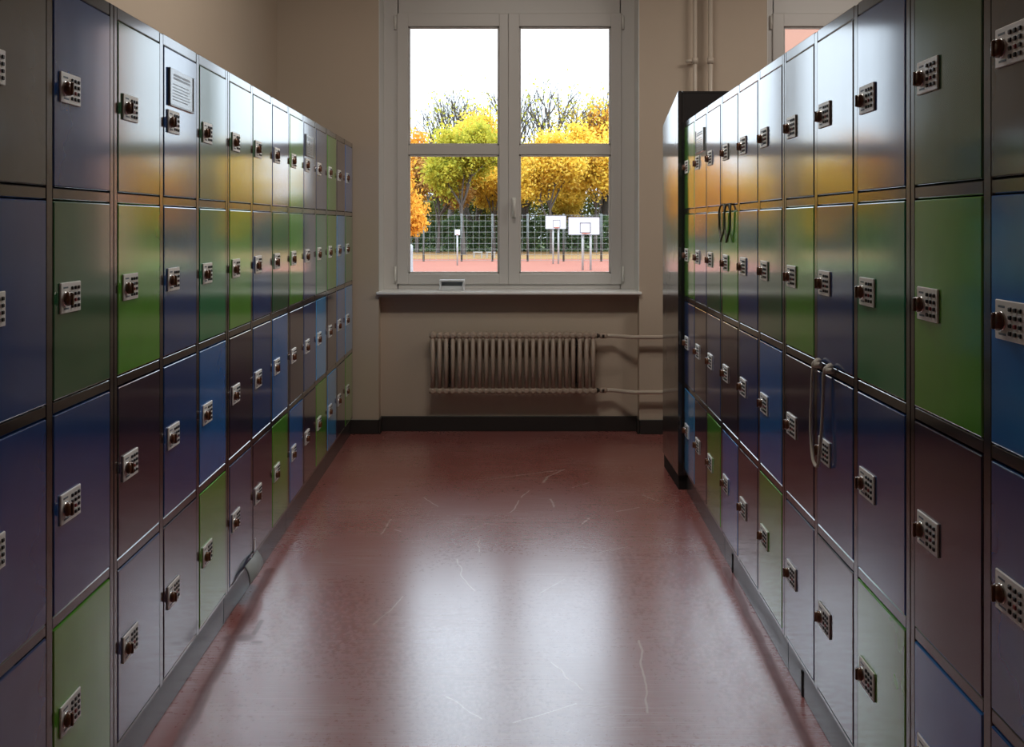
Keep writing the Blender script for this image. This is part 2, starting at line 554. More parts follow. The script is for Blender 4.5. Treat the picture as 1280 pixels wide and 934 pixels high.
def build_knob_mesh():
    bm = bmesh.new()
    o = (PX + .020, 0, PZ + PH * .47)
    lathe(bm, [(.0150, .0054), (.0152, .0068), (.0140, .0080)], o, 'y-', 20, 1)
    lathe(bm, [(.0140, .0078), (.0148, .0105), (.0140, .0150), (.0095, .0175), (.0030, .0180)], o, 'y-', 20, 0)
    box(bm, o[0] - .0032, o[0] + .0032, -.0210, -.013, o[2] - .0128, o[2] + .0128, .0020, 2, 0)     # grip bar across the face
    me = bpy.data.meshes.new('knob'); bmesh.ops.recalc_face_normals(bm, faces=bm.faces[:]); bm.to_mesh(me); bm.free()
    me.materials.append(BROWN); me.materials.append(CHROME)
    return me

ME = dict(frame=build_frame_mesh(), carcass=build_carcass_mesh(), plinth=build_plinth_mesh(), door=build_door_mesh(),
          plate=build_plate_mesh(), keypad=build_keypad_mesh(), knob=build_knob_mesh())

def build_notice_mesh():
    bm = bmesh.new()
    x0, x1, z0, z1 = .030, .226, .240, .340
    box(bm, x0, x1, -.0055, -.0015, z0, z1, .0008, mi=0)
    for x in ((x0, x0 + .006), (x1 - .006, x1)):
        box(bm, x[0], x[1], -.0075, -.0050, z0, z1, .0006, mi=1)
    box(bm, x0, x1, -.0075, -.0050, z0, z0 + .005, .0006, mi=1)
    rnd = random.Random(4)
    for i, z in enumerate((.325, .316, .300, .291, .283, .275, .267, .259)):
        if i < 2: box(bm, x0 + .03, x1 - .03, -.0058, -.0053, z - .003, z + .003, mi=2)
        else: box(bm, x0 + .025, x1 - .03 - rnd.random() * .05, -.0058, -.0053, z - .0013, z + .0013, mi=2)
    me = bpy.data.meshes.new('notice_pocket'); bmesh.ops.recalc_face_normals(bm, faces=bm.faces[:]); bm.to_mesh(me); bm.free()
    me.materials.append(PAPER); me.materials.append(mat('pocket_plastic', (.26, .28, .29), .15)); me.materials.append(FAINT)
    return me
ME['notice'] = build_notice_mesh()

DOORNAME = {'navy': 'navy blue door', 'blue': 'blue door', 'sky': 'light blue door', 'plum': 'dark plum door', 'slate': 'slate violet door',
            'green': 'leaf green door', 'emer': 'emerald green door', 'pine': 'dark green door', 'grey': 'grey door'}

def mesh_obj(name, me, parent, loc=(0, 0, 0)):
    o = bpy.data.objects.new(name, me)
    o.location = loc
    return link(o, parent)

def locker_unit(loc, rz, cols, label, notice=None):
    u = empty('locker_unit', loc, rz)
    tag(u, label, 'locker', 'steel school lockers along the aisle')
    mesh_obj('frame', ME['frame'], u); mesh_obj('carcass', ME['carcass'], u); mesh_obj('plinth', ME['plinth'], u)
    for c in range(3):
        for r in range(4):
            d = mesh_obj('door', ME['door'], u, (COLX[c], 0, ROWZ[r]))
            k = cols[r][c]
            d.material_slots[0].link = 'OBJECT'
            d.material_slots[0].material = PAINT[k]
            d['label'] = DOORNAME[k]
            mesh_obj('lock_plate', ME['plate'], d)
            kp = mesh_obj('keypad', ME['keypad'], d)
            mesh_obj('knob', ME['knob'], d)
            if notice == (c, r):
                mesh_obj('notice_pocket', ME['notice'], d)
    return u

N, B, S, P, V, Gn, E, I_, Y = 'navy', 'blue', 'sky', 'plum', 'slate', 'green', 'emer', 'pine', 'grey'
LEFT = [  # nearest unit first; four rows of three columns, nearest column first
    ([[Y, I_, N], [N, N, I_], [N, N, N], [P, V, Gn]], 'nearest unit of the left locker row, cut by the photo edge, green door at bottom'),
    ([[I_, N, I_], [Gn, N, E], [P, N, B], [V, P, Gn]], 'second unit of the left locker row, notice pocket on its top middle door'),
    ([[I_, I_, V], [Gn, N, I_], [P, N, B], [V, P, Gn]], 'third unit of the left locker row, white sticker low on a plum door'),
    ([[Gn, V, V], [Gn, V, E], [P, N, S], [B, P, Gn]], 'fourth unit of the left locker row, small white notice on its top middle door'),
    ([[Gn, P, B], [Gn, S, E], [P, B, S], [S, P, Gn]], 'farthest unit of the left locker row, bright green and blue doors against window wall'),
]
LEFT[0] = ([[Y, Y, N], [N, N, I_], [N, N, N], [P, V, Gn]], LEFT[0][1])
Y0L = 2.083
angL = math.atan2(1, TL)
Ls = math.hypot(1, TL)
for i, (cols, lab) in enumerate(LEFT):
    y = Y0L + (i - 1) * UW / Ls
    nt_ = (1, 0) if i in (1, 3) else None
    u = locker_unit((-XL + TL * y, y, 0), angL, cols, lab, nt_)
    if i == 2:
        bm = bmesh.new(); box(bm, .006, .030, -.0024, -.0014, .008, .050, .0004)
        st = finish('sticker', bm, WHITEP, [c for c in u.children if c.name.startswith('door')][7])
RIGHT = [  # nearest first; columns from far (left in front view) to near
    ([[I_, Y, Y], [Gn, B, N], [P, N, N], [B, N, N]], 'nearest unit of the right locker row, cut by the photo edge, big green door'),
    ([[Y, Y, N], [Gn, N, E], [P, N, N], [V, P, Gn]], 'second unit of the right locker row, pale cord hanging over its middle column'),
    ([[Y, V, V], [Gn, N, I_], [P, N, B], [B, P, Gn]], 'third unit of the right locker row, thin dark cord loops on its far column'),
    ([[Gn, Y, V], [Gn, V, I_], [N, P, V], [S, P, Gn]], 'farthest unit of the right locker row, ends beside the tall black cabinet'),
]
Y0R = 1.775
angR = math.atan2(-1, -TR)
Lr = math.hypot(1, TR)
for i, (cols, lab) in enumerate(RIGHT):
    y = Y0R + i * UW / Lr                 # far end of unit i
    u = locker_unit((XR + TR * y, y, 0), angR, cols, lab, (1, 0) if i == 3 else None)
    if i in (1, 2):
        bm = bmesh.new(); xx = .105 + (.03 if i == 1 else .03)
        box(bm, xx, xx + .012, .0095, .0125, .0, .070, .0005)
        finish('plinth_joint', bm, DARK, u)

# ------------------------------------------------------------------ tall cabinet behind the right row
def tall_cabinet():
    x0, x1, y0, y1 = .8075, 1.62, 4.492, 4.95
    zb, zf = 1.943, 1.822
    c = empty('tall_cabinet', (x0, y0, 0))
    tag(c, 'tall black steel cabinet with sloping top, standing beyond the end of the right locker row', 'cabinet')
    m = paint('cabinet_black', (.022, .021, .022), .2, .3)
    W, D = x1 - x0, y1 - y0
    def slab(a, b, inset=0):
        bm = bmesh.new()
        vs = []
        for x in (a, b):
            for (yy, zz) in ((0, .07), (D, .07), (D, zf), (0, zb)):
                vs.append(bm.verts.new((x, yy, zz)))
        bm.faces.new(vs[:4]); bm.faces.new(vs[4:][::-1])
        for k in range(4):
            bm.faces.new((vs[k], vs[(k + 1) % 4], vs[4 + (k + 1) % 4], vs[4 + k]))
        es = bm.edges[:]
        bmesh.ops.bevel(bm, geom=es, offset=.003, segments=2, affect='EDGES')
        return bm
    finish('side_panel', slab(0, .02), m, c)
    finish('side_panel', slab(W - .02, W), m, c)
    bm = bmesh.new(); box(bm, .0205, W - .0205, .001, .012, .07, zb - .012, .002); finish('back_panel', bm, m, c)
    bm = bmesh.new(); box(bm, .0205, W / 2 - .002, D - .02, D - .001, .09, zf - .02, .002); finish('door', bm, m, c)
    bm = bmesh.new(); box(bm, W / 2 + .002, W - .0205, D - .02, D - .001, .09, zf - .02, .002); finish('door', bm, m, c)
    bm = bmesh.new()
    vs = [bm.verts.new(p) for p in ((.0205, .001, zb - .012), (W - .0205, .001, zb - .012), (W - .0205, D - .001, zf - .012), (.0205, D - .001, zf - .012),
                                    (.0205, .001, zb - .002), (W - .0205, .001, zb - .002), (W - .0205, D - .001, zf - .002), (.0205, D - .001, zf - .002))]
    for q in ((0, 3, 2, 1), (4, 5, 6, 7), (0, 1, 5, 4), (1, 2, 6, 5), (2, 3, 7, 6), (3, 0, 4, 7)):
        bm.faces.new([vs[k] for k in q])
    finish('sloping_top', bm, m, c)
    bm = bmesh.new(); box(bm, .004, W - .004, .01, D - .02, 0, .072, .002); finish('plinth', bm, DARK, c)
tall_cabinet()

# ------------------------------------------------------------------ cords and scraps on the lockers
def RP(y, out, z): return Vector((XR + TR * y - out, y, z))
def LP(y, out, z): return Vector((-XL + TL * y + out, y, z))
def smooth_path(pts, n=6):
    pts = [Vector(p) for p in pts]; res = []
    for i in range(len(pts) - 1):
        p0 = pts[max(i - 1, 0)]; p1 = pts[i]; p2 = pts[i + 1]; p3 = pts[min(i + 2, len(pts) - 1)]
        for k in range(n):
            t = k / n
            res.append(.5 * ((2 * p1) + (p2 - p0) * t + (2 * p0 - 5 * p1 + 4 * p2 - p3) * t * t + (3 * p1 - p0 - 3 * p2 + p3) * t ** 3))
    res.append(pts[-1])
    return res
CORDM = mat('pale_cord', (.60, .56, .50), .8)
BLK = mat('dark_cord', (.045, .037, .018), .5)
bm = bmesh.new()
path = [RP(2.345, -.002, .942), RP(2.352, .008, .944), RP(2.358, .012, .930), RP(2.362, .014, .86), RP(2.364, .016, .79), RP(2.350, .018, .735), RP(2.325, .022, .703),
        RP(2.302, .022, .692), RP(2.283, .022, .700), RP(2.276, .020, .735), RP(2.272, .016, .80), RP(2.268, .014, .87), RP(2.266, .013, .925), RP(2.262, .009, .943), RP(2.256, -.002, .943)]
tube(bm, smooth_path(path), .0042, 8)
cord = finish('hanging_cord', bm, CORDM)
tag(cord, 'pale cord looped down from a locker rail over a lock knob, knotted at both ends', 'cord')
for y in (2.325, 2.232):
    bm = bmesh.new()
    tube(bm, smooth_path([RP(y + .022, .007, .945), RP(y + .008, .016, .940), RP(y - .004, .010, .950), RP(y - .014, .016, .942), RP(y - .028, .010, .945)], 4), [.006 + .003 * math.sin(math.pi * k / 16) for k in range(17)], 8)
    finish('knot', bm, CORDM, cord)
for y0, y1, lab in ((3.575, 3.475, 'far dark cord loop hanging from the rail under the yellow reflections on right lockers'),
                    (3.470, 3.372, 'near dark cord loop hanging from the rail under the yellow reflections on right lockers')):
    bm = bmesh.new(); ym = (y0 + y1) / 2; h = (y0 - y1) / 2
    zt = 1.366; zb = 1.240
    pts = [RP(ym, -.001, zt + .0025), RP(ym + h * .6, .007, zt), RP(ym + h, .010, zt - .025), RP(ym + h * .98, .010, 1.31), RP(ym + h * .9, .010, 1.275), RP(ym + h * .45, .011, zb + .014),
           RP(ym + .004, .013, zb - .008), RP(ym - .002, .014, zb - .010), RP(ym - h * .45, .011, zb + .014), RP(ym - h * .9, .010, 1.275), RP(ym - h * .98, .010, 1.31), RP(ym - h, .010, zt - .025), RP(ym - h * .6, .007, zt), RP(ym - .001, -.001, zt + .0025)]
    tube(bm, smooth_path(pts, 5), .0038, 7)
    tag(finish('cord_loop', bm, BLK), lab, 'cord', 'dark cord loops on the right lockers')

# curled grey rubber flap on the left plinth
bm = bmesh.new()
n = 12; ya, yb_ = 3.175, 3.330
rows = []
for k in range(n + 1):
    s = k / n
    out = 0.0025 + .024 * math.sin(s * 1.75) ** 1.3
    z = .116 - .048 * s + .004 * math.sin(s * 5)
    rows.append([(LP(ya - .03 * s, out, z)), (LP((ya + yb_) / 2 - .02 * s, out + .006, z + .004)), (LP(yb_ - .01 * s, out, z))])
vg = []
for t_ in (0, .006):
    vg.append([[bm.verts.new(p + Vector((t_, 0, t_ * .6))) for p in r] for r in rows])
for g in range(2):
    for k in range(n):
        for j in range(2):
            bm.faces.new((vg[g][k][j], vg[g][k][j + 1], vg[g][k + 1][j + 1], vg[g][k + 1][j]))
for k in range(n):
    for j in (0, 2):
        bm.faces.new((vg[0][k][j], vg[0][k + 1][j], vg[1][k + 1][j], vg[1][k][j]))
for k in (0, n):
    for j in range(2):
        bm.faces.new((vg[0][k][j], vg[0][k][j + 1], vg[1][k][j + 1], vg[1][k][j]))
tag(finish('rubber_flap', bm, mat('grey_rubber', (.36, .40, .42), .5), None, True), 'curled grey rubber flap sticking out over the plinth of the left locker row', 'flap')

# ------------------------------------------------------------------ radiator with its pipes
def radiator():
    r = empty('radiator', (0, YN, 0))
    tag(r, 'cream tubular column radiator hung on the wall under the window', 'radiator')
    x0 = px = -.508
    n, pitch = 25, .04115
    zt, zb = .608, .268
    yf, yr = -.098, -.052           # front and rear tube, relative to niche back
    bm = bmesh.new()
    for y in (yf, yr):
        tube(bm, [(0, y, zb + .01), (0, y, zt - .01)], .0125, 12)
    for z in (zt, zb):
        tube(bm, [(0, yf - .017, z), (0, yf - .010, z), (0, yr + .010, z), (0, yr + .017, z)], [.010, .0195, .0195, .010], 12)
        tube(bm, [(-pitch / 2, (yf + yr) / 2, z), (pitch / 2, (yf + yr) / 2, z)], .0155, 12)
        tube(bm, [(-pitch / 2, yf, z), (pitch / 2, yf, z)], .0150, 12)
    me = bpy.data.meshes.new('radiator_section'); bmesh.ops.recalc_face_normals(bm, faces=bm.faces[:]); bm.to_mesh(me); bm.free(); me.materials.append(RAD)
    for i in range(n):
        mesh_obj('radiator_section', me, r, (x0 + pitch * (i + .5), 0, 0))
    for i in (2.98, 22):
        bm = bmesh.new(); x = x0 + pitch * i
        box(bm, x - .006, x + .006, yr + .0135, -.0005, zb + .02, zt - .02)
        for z in (zt - .045, zt - .068, zb + .03):
            box(bm, x - .009, x + .009, yf + .012, yr + .02, z - .008, z + .008)
        finish('wall_bracket', bm, STEEL, r)
    xe = x0 + pitch * n
    ym = (yf + yr) / 2
    for z, nm in ((.604, 'valve'), (.304 - .036, 'valve')):
        bm = bmesh.new()
        tube(bm, [(xe - .002, ym, z), (xe + .012, ym, z)], .016, 6, 0)
        tube(bm, [(xe + .012, ym, z), (xe + .020, ym, z)], .010, 10, 0)
        tube(bm, [(xe + .020, ym - .002, z), (xe + .026, ym - .002, z), (xe + .058, ym - .002, z), (xe + .062, ym - .002, z)], [.012, .017, .017, .012], 12, 1)
        box(bm, xe + .034, xe + .048, ym - .026, ym - .015, z - .010, z + .010, .002, mi=0)
        finish(nm, bm, [STEEL, RAD], r)
    return r
radiator()
# supply pipes: two risers in the corner and two horizontal runs
PIPE = mat('pipe_enamel', (.56, .48, .40), .35)
def pipe(name, pts, rad, lab, clamps=()):
    bm = bmesh.new(); tube(bm, pts, rad, 12)
    o = finish(name, bm, PIPE)
    tag(o, lab, 'pipe', 'heating pipes on the window wall')
    for (c0, c1, rr) in clamps:
        bm = bmesh.new(); tube(bm, [c0, c1], rr, 12)
        finish('clamp', bm, PIPE, o)
yp = YN - .075
ypw = YW - .052
XE = -.508 + .04115 * 25 + .062
for z, xr, rad, lab in ((.604, 1.119, .0125, 'upper horizontal heating pipe running right from the radiator valve'),
                        (.268 + .034 - .034, 1.213, .0125, 'lower horizontal heating pipe running right from the radiator valve')):
    pipe('heating_pipe', smooth_path([(XE + .001, yp, z), (.62, yp, z), (.74, ypw - .012, z), (.80, ypw - .012, z), (xr - .018, ypw - .012, z)], 4), rad, lab)
pipe('heating_pipe', [(1.119, ypw, .50), (1.119, ypw, ZC - .001)], .0125, 'left of the two vertical heating pipes above the black cabinet',
     [((1.119, ypw, 2.275), (1.119, ypw, 2.31), .018), ((1.119, ypw + .01, 2.292), (1.119, YW - .0005, 2.292), .006), ((1.065, ypw + .006, 2.292), (1.109, ypw + .006, 2.292), .010)])
pipe('heating_pipe', [(1.213, ypw, .15), (1.213, ypw, ZC - .001)], .0155, 'right, thicker of the two vertical heating pipes above the black cabinet',
     [((1.213, ypw, 2.275), (1.213, ypw, 2.31), .021), ((1.213, ypw + .012, 2.292), (1.213, YW - .0005, 2.292), .006)])

# small white case on the sill
bm = bmesh.new()
x0, x1, z0, z1, y0, y1 = -.452, -.296, WZ0 + .0003, WZ0 + .064, 5.735, 5.815
box(bm, x0, x1, y1 - .004, y1, z0, z1, .001)
box(bm, x0, x0 + .012, y0, y1 - .004, z0, z1 - .006, .003)
box(bm, x1 - .012, x1, y0, y1 - .004, z0, z1 - .006, .003)
box(bm, x0 - .001, x1 + .001, y0 - .002, y1, z1 - .006, z1 + .005, .003)
box(bm, x0 + .004, x1 - .004, y0, y1 - .004, z0, z0 + .005, .001)
case = finish('sill_case', bm, WHITEP)
tag(case, 'small white open plastic case lying on the window sill', 'case')
bm = bmesh.new(); box(bm, x0 + .013, x1 - .013, y0 + .012, y0 + .016, z0 + .0055, z0 + .030, .001)
finish('divider', bm, WHITEP, case)

# ------------------------------------------------------------------ outside
GZ = -1.30
def flat(name, x0, x1, y0, y1, z, m, lab=None, cat=None):
    bm = bmesh.new(); box(bm, x0, x1, y0, y1, z - .3, z)
    o = finish(name, bm, m)
    struct(o)
    return o
def ground_mat(name, c1, c2, scale):
    m = mat(name, c1, .9, spec=.1); t = NT(m)
    t.l(t.mix(t.noise(scale, 5, .65, t.coords('Object')), c1, c2), t.b.inputs['Base Color'])
    return m
COURT = ground_mat('court_red', (.22, .080, .058), (.27, .11, .078), .3)
flat('ground_court', -12, 11, 14, 68, GZ, COURT)
LAWN = ground_mat('lawn', (.05, .085, .025), (.11, .11, .04), .6)
flat('ground_lawn', -60, -12, 14, 68, GZ, LAWN)
flat('ground_lawn', 11, 60, 14, 68, GZ, LAWN)
flat('ground_yard', -60, 60, 6.07, 14, GZ, ground_mat('yard_paving', (.20, .19, .18), (.26, .25, .23), 1.2))
flat('ground_leaves', -70, 70, 68, 86, GZ + .02, ground_mat('fallen_leaves', (.24, .11, .04), (.22, .16, .075), 1.4))
flat('ground_grass', -120, 120, 86, 160, GZ + .01, ground_mat('grass', (.05, .09, .03), (.10, .10, .04), .5))

def leaf_mat(name, stops, scale=1.6):
    m = bpy.data.materials.new(name); m.use_nodes = True
    t = NT(m)
    f = t.noise(scale, 4, .7, t.coords('Object'))
    c = t.ramp(f, stops)
    t.l(c, t.b.inputs['Base Color'])
    t.b.inputs['Roughness'].default_value = .7
    t.b.inputs['Specular IOR Level'].default_value = .15
    tr = t.n('ShaderNodeBsdfTranslucent'); t.l(c, tr.inputs[0])
    mx = t.n('ShaderNodeMixShader'); mx.inputs[0].default_value = .5
    out = t.t.nodes['Material Output']
    t.l(t.b.outputs[0], mx.inputs[1]); t.l(tr.outputs[0], mx.inputs[2]); t.l(mx.outputs[0], out.inputs[0])
    return m
LEAF = {
    'gold':   leaf_mat('leaf_gold', [(.30, (.42, .31, .05)), (.48, (.80, .55, .07)), (.68, (.92, .72, .20))]),
    'lime':   leaf_mat('leaf_lime', [(.30, (0.221, 0.272, 0.043)), (.5, (0.510, 0.476, 0.060)), (.7, (0.714, 0.578, 0.085))]),
    'orange': leaf_mat('leaf_orange', [(.30, (.50, .19, .04)), (.5, (.76, .40, .05)), (.7, (.88, .60, .12))]),
    'rust':   leaf_mat('leaf_rust', [(.30, (0.340, 0.153, 0.051)), (.5, (0.510, 0.289, 0.085)), (.7, (0.612, 0.408, 0.136))]),
    'bush':   leaf_mat('leaf_bush', [(.30, (.06, .09, .03)), (.5, (.17, .19, .05)), (.7, (.36, .32, .08))], .5),
    'hedge':  leaf_mat('leaf_hedge', [(.30, (0.043, 0.085, 0.037)), (.5, (0.102, 0.170, 0.076)), (.7, (0.204, 0.255, 0.119))]),
}
BARK = ground_mat('bark', (.075, .062, .055), (.13, .11, .10), 3)

def leaves_mesh(name, pts, size, m, seed):
    rs = np.random.RandomState(seed)
    n = len(pts)
    a = rs.normal(size=(n, 3)); a /= np.linalg.norm(a, axis=1)[:, None]
    b = rs.normal(size=(n, 3)); b -= a * (a * b).sum(1)[:, None]; b /= np.linalg.norm(b, axis=1)[:, None]
    s = size * rs.uniform(.6, 1.3, n)[:, None]
    v = np.stack([pts - a * s, pts + b * s * .6, pts + a * s, pts - b * s * .6], 1).reshape(-1, 3)
    me = bpy.data.meshes.new(name)
    me.vertices.add(4 * n); me.vertices.foreach_set('co', v.astype(np.float32).ravel())
    me.loops.add(4 * n); me.loops.foreach_set('vertex_index', np.arange(4 * n, dtype=np.int32))
    me.polygons.add(n)
    me.polygons.foreach_set('loop_start', np.arange(0, 4 * n, 4, dtype=np.int32))
    me.polygons.foreach_set('loop_total', np.full(n, 4, dtype=np.int32))
    me.update(calc_edges=True)
    me.materials.append(m)
    return me

def tree_meshes(kind, seed, h, base, spread, nleaf, lsize, levels=4, thick=1.0):
    """a tree of height h: recursive limbs, leaves in clumps round the twig ends"""
    rnd = random.Random(seed)
    bm = bmesh.new()
    tips = []
    def limb(p, d, L, r, lev):
        pts = [p]; rad = [r]
        q = p.copy(); dd = d.copy()
        for k in range(3):
            dd = (dd + Vector((rnd.uniform(-.16, .16), rnd.uniform(-.16, .16), rnd.uniform(-.02, .14)))).normalized()
            q = q + dd * (L / 3); pts.append(q.copy()); rad.append(r * (1 - .17 * (k + 1)))
        tube(bm, pts, rad, 6 if lev == 0 else 4, cap=False)
        if lev >= 1: tips.append((pts[2], lev)); tips.append((pts[3], lev))
        if lev < levels:
            nb = 4 if lev == 0 else 3
            a0 = rnd.uniform(0, 6.28)
            for k in range(nb):
                a = a0 + k * 6.283 / nb + rnd.uniform(-.4, .4)
                tilt = spread * rnd.uniform(.6, 1.15)
                side = Vector((math.cos(a), math.sin(a), 0))
                nd = (dd * math.cos(tilt) + (side - dd * side.dot(dd)) * math.sin(tilt)).normalized()
                src = pts[3] if k < nb - 1 else pts[2]
                limb(src, nd, L * rnd.uniform(.58, .80), r * .52, lev + 1)
            if lev == 0:
                limb(pts[3], (dd + Vector((0, 0, .5))).normalized(), L * .75, r * .62, 1)
    limb(Vector((0, 0, -.1)), Vector((0, 0, 1)), base, h * .020 * thick, 0)
    zmax = max(t_[0].z for t_ in tips)
    k = h / zmax
    for v in bm.verts: v.co.z *= k if v.co.z > 0 else 1
    tp = np.array([[t_[0].x, t_[0].y, t_[0].z * k] for t_ in tips if t_[1] >= max(1, levels - 2)])
    me = bpy.data.meshes.new('trunk'); bm.to_mesh(me); bm.free(); me.materials.append(BARK)
    lm = None
    if nleaf:
        rs = np.random.RandomState(seed)
        idx = rs.randint(0, len(tp), nleaf)
        pts = tp[idx] + rs.normal(size=(nleaf, 3)) * np.array([.42, .42, .36]) * (h / 10.0)
        lm = leaves_mesh('foliage', pts, lsize, LEAF[kind], seed)
    return me, lm

PROTO = {
    'gold':   tree_meshes('gold', 11, 10.0, 2.6, .90, 24000, .15),
    'lime':   tree_meshes('lime', 23, 10.0, 2.4, .85, 19000, .145),
    'orange': tree_meshes('orange', 37, 8.0, 1.7, .90, 15000, .15),
    'rust':   tree_meshes('rust', 41, 8.0, 1.7, .95, 13000, .14),
    'full':   tree_meshes('gold', 71, 7.0, 1.0, 1.0, 17000, .16),
    'fullo':  tree_meshes('orange', 73, 7.0, 1.0, 1.0, 15000, .16),
    'bare':   tree_meshes('lime', 53, 14.0, 4.2, .50, 260, .15, 5, 1.6),
    'thin':   tree_meshes('gold', 67, 13.0, 4.0, .55, 1300, .15, 5, 1.5),
}
HT = {'gold': 10.0, 'lime': 10.0, 'orange': 8.0, 'rust': 8.0, 'full': 7.0, 'fullo': 7.0, 'bare': 14.0, 'thin': 13.0}
def tree(kind, px_, D, top_py, lab, rz=0.0, group='autumn trees beyond the sports court', sxy=1.0):
    x = (px_ - 640.5) / F * D
    ztop = EYE + (280.0 - top_py) / F * D
    s = (ztop - GZ) / HT[kind]
    o = empty('autumn_tree' if kind not in ('bare',) else 'bare_tree', (x, D, GZ + .02), rz)
    o.scale = (s * sxy, s * sxy, s)
    tag(o, lab, 'tree', group)
    tm, lm = PROTO[kind]
    mesh_obj('trunk', tm, o)
    if lm: tag(mesh_obj('foliage', lm, o), kind='stuff')
    return o
tree('gold', 690, 80, 168, 'large golden tree right behind the two white backboards', .3)
tree('gold', 745, 84, 160, 'golden tree at the right edge of the right hand panes', 2.0)
tree('orange', 757, 92, 143, 'orange topped tree showing highest at the right edge of the upper right pane', 1.0)
tree('lime', 655, 88, 178, 'yellow green tree just right of the middle window bar', 4.2)
tree('lime', 580, 78, 160, 'yellow green tree with dark forked trunk in the left panes', .9)
tree('gold', 596, 90, 147, 'dome shaped golden tree showing in the upper left pane', 3.4)
tree('gold', 618, 84, 196, 'golden tree left of the middle window bar', 5.0)
tree('full', 709, 92, 222, 'low bushy golden tree showing between the trunks just above the backboards', 1.0)
tree('rust', 548, 82, 188, 'brownish rust coloured tree in the lower left pane', 1.8)
tree('orange', 522, 84, 170, 'orange tree at the left edge of the left panes', 3.0)
tree('orange', 486, 42, 196, 'nearer bright orange tree half hidden by the left window frame', .5, sxy=.8)
tree('bare', 562, 95, 108, 'tall bare tree above the left panes', .2)
tree('bare', 592, 97, 104, 'second tall bare tree, right of the first in the left upper pane', 2.2)
tree('bare', 664, 92, 92, 'tall bare tree just right of the middle window bar', 1.4)
tree('bare', 690, 95, 96, 'tallest bare tree in the middle of the right upper pane', 3.7)
tree('thin', 722, 93, 110, 'thinly leaved tall tree in the right upper pane', 5.2)
tree('bare', 748, 95, 108, 'tall bare tree at the right edge of the right upper pane', 4.4)
rnd = random.Random(9)
ORD = ('first', 'second', 'third', 'fourth', 'fifth', 'sixth', 'seventh', 'eighth', 'ninth', 'tenth')
COLOUR = {'full': 'golden', 'fullo': 'orange', 'lime': 'yellow green'}
for side, pxs in (('left', range(405, 40, -58)), ('right', range(880, 1200, 58))):
    for i, px_ in enumerate(pxs):
        k = ('full', 'full', 'fullo', 'full')[i % 4]
        tree(k, px_ + rnd.uniform(-8, 8), 46 + rnd.uniform(-4, 4), 188 + rnd.uniform(-14, 18),
             '%s autumn tree beyond the court, %s to the %s of the window view' % (COLOUR[k], ORD[i], side), rnd.uniform(0, 6), 'trees to the sides of the window view')

# hedge
rs = np.random.RandomState(5)
def hedge(x0, x1, y, hgt, seed, lab, kind='hedge', nm='hedge'):
    n = int((x1 - x0) * (420 if kind == 'hedge' else 800))
    rs = np.random.RandomState(seed)
    X = rs.uniform(x0, x1, n); Z = GZ + rs.uniform(0, 1, n) ** .7 * (hgt + .35 * np.sin(X * .9) + .25 * np.sin(X * 2.3 + 1))
    Yv = y + rs.normal(size=n) * .5
    me = leaves_mesh('hedge', np.stack([X, Yv, Z], 1), .17, LEAF[kind], seed)
    o = bpy.data.objects.new(nm, me); link(o)
    tag(o, lab, 'hedge', kind='stuff')
hedge(-36, 36, 87, 2.9, 8, 'long dark green hedge beyond the red sports court')
hedge(-40, 40, 98.0, 5.4, 12, 'taller loose row of green bushes behind the hedge', 'bush', 'bushes')

# grey building behind the hedge
def far_building():
    b = empty('apartment_building', (0, 104, GZ))
    tag(b, 'pale grey building behind the hedge in the left pane', 'building')
    bm = bmesh.new(); box(bm, -10.5, .2, 0, 8, 0, 5.6)
    finish('facade', bm, ground_mat('render_grey', (.22, .22, .20), (.26, .25, .24), .6), b)
    bm = bmesh.new(); box(bm, -10.9, .6, -.3, 8.3, 5.6, 5.8); finish('roof', bm, mat('roof_grey', (.10, .10, .10), .8), b)
    for x in (-9.5, -7.3, -5.1, -2.9, -.9):
        for z in (1.0, 3.6):
            bm = bmesh.new(); box(bm, x - .5, x + .5, -.04, .02, z, z + 1.3); finish('window', bm, mat('dark_pane', (.03, .035, .04), .2) if 'dark_pane' not in bpy.data.materials else bpy.data.materials['dark_pane'], b)
far_building()
# pink school wing outside the second window
def pink_wing():
    b = empty('pink_building', (2.72, 9.6, GZ))
    tag(b, 'salmon pink building seen through the second window above the right lockers', 'building')
    m = ground_mat('pink_render', (.42, .215, .155), (.46, .24, .175), .5)
    bm = bmesh.new(); box(bm, 0, 9, 0, 2.6, 0, 8.6); finish('facade', bm, m, b)
    bm = bmesh.new(); box(bm, -.15, 9.2, -.15, 2.75, 8.6, 8.85); finish('eaves', bm, mat('eaves_paint', (.35, .30, .27), .7), b)
    for z in (1.4, 4.9):
        for x in (2.6, 5.6):
            bm = bmesh.new(); box(bm, x, x + 1.3, -.05, .02, z, z + 1.8); f_ = finish('window', bm, mat('pink_wing_frame', (.55, .55, .53), .4), b)
            bm = bmesh.new(); box(bm, x + .1, x + 1.2, -.07, -.045, z + .1, z + 1.7); finish('pane', bm, bpy.data.materials['dark_pane'], f_)
pink_wing()

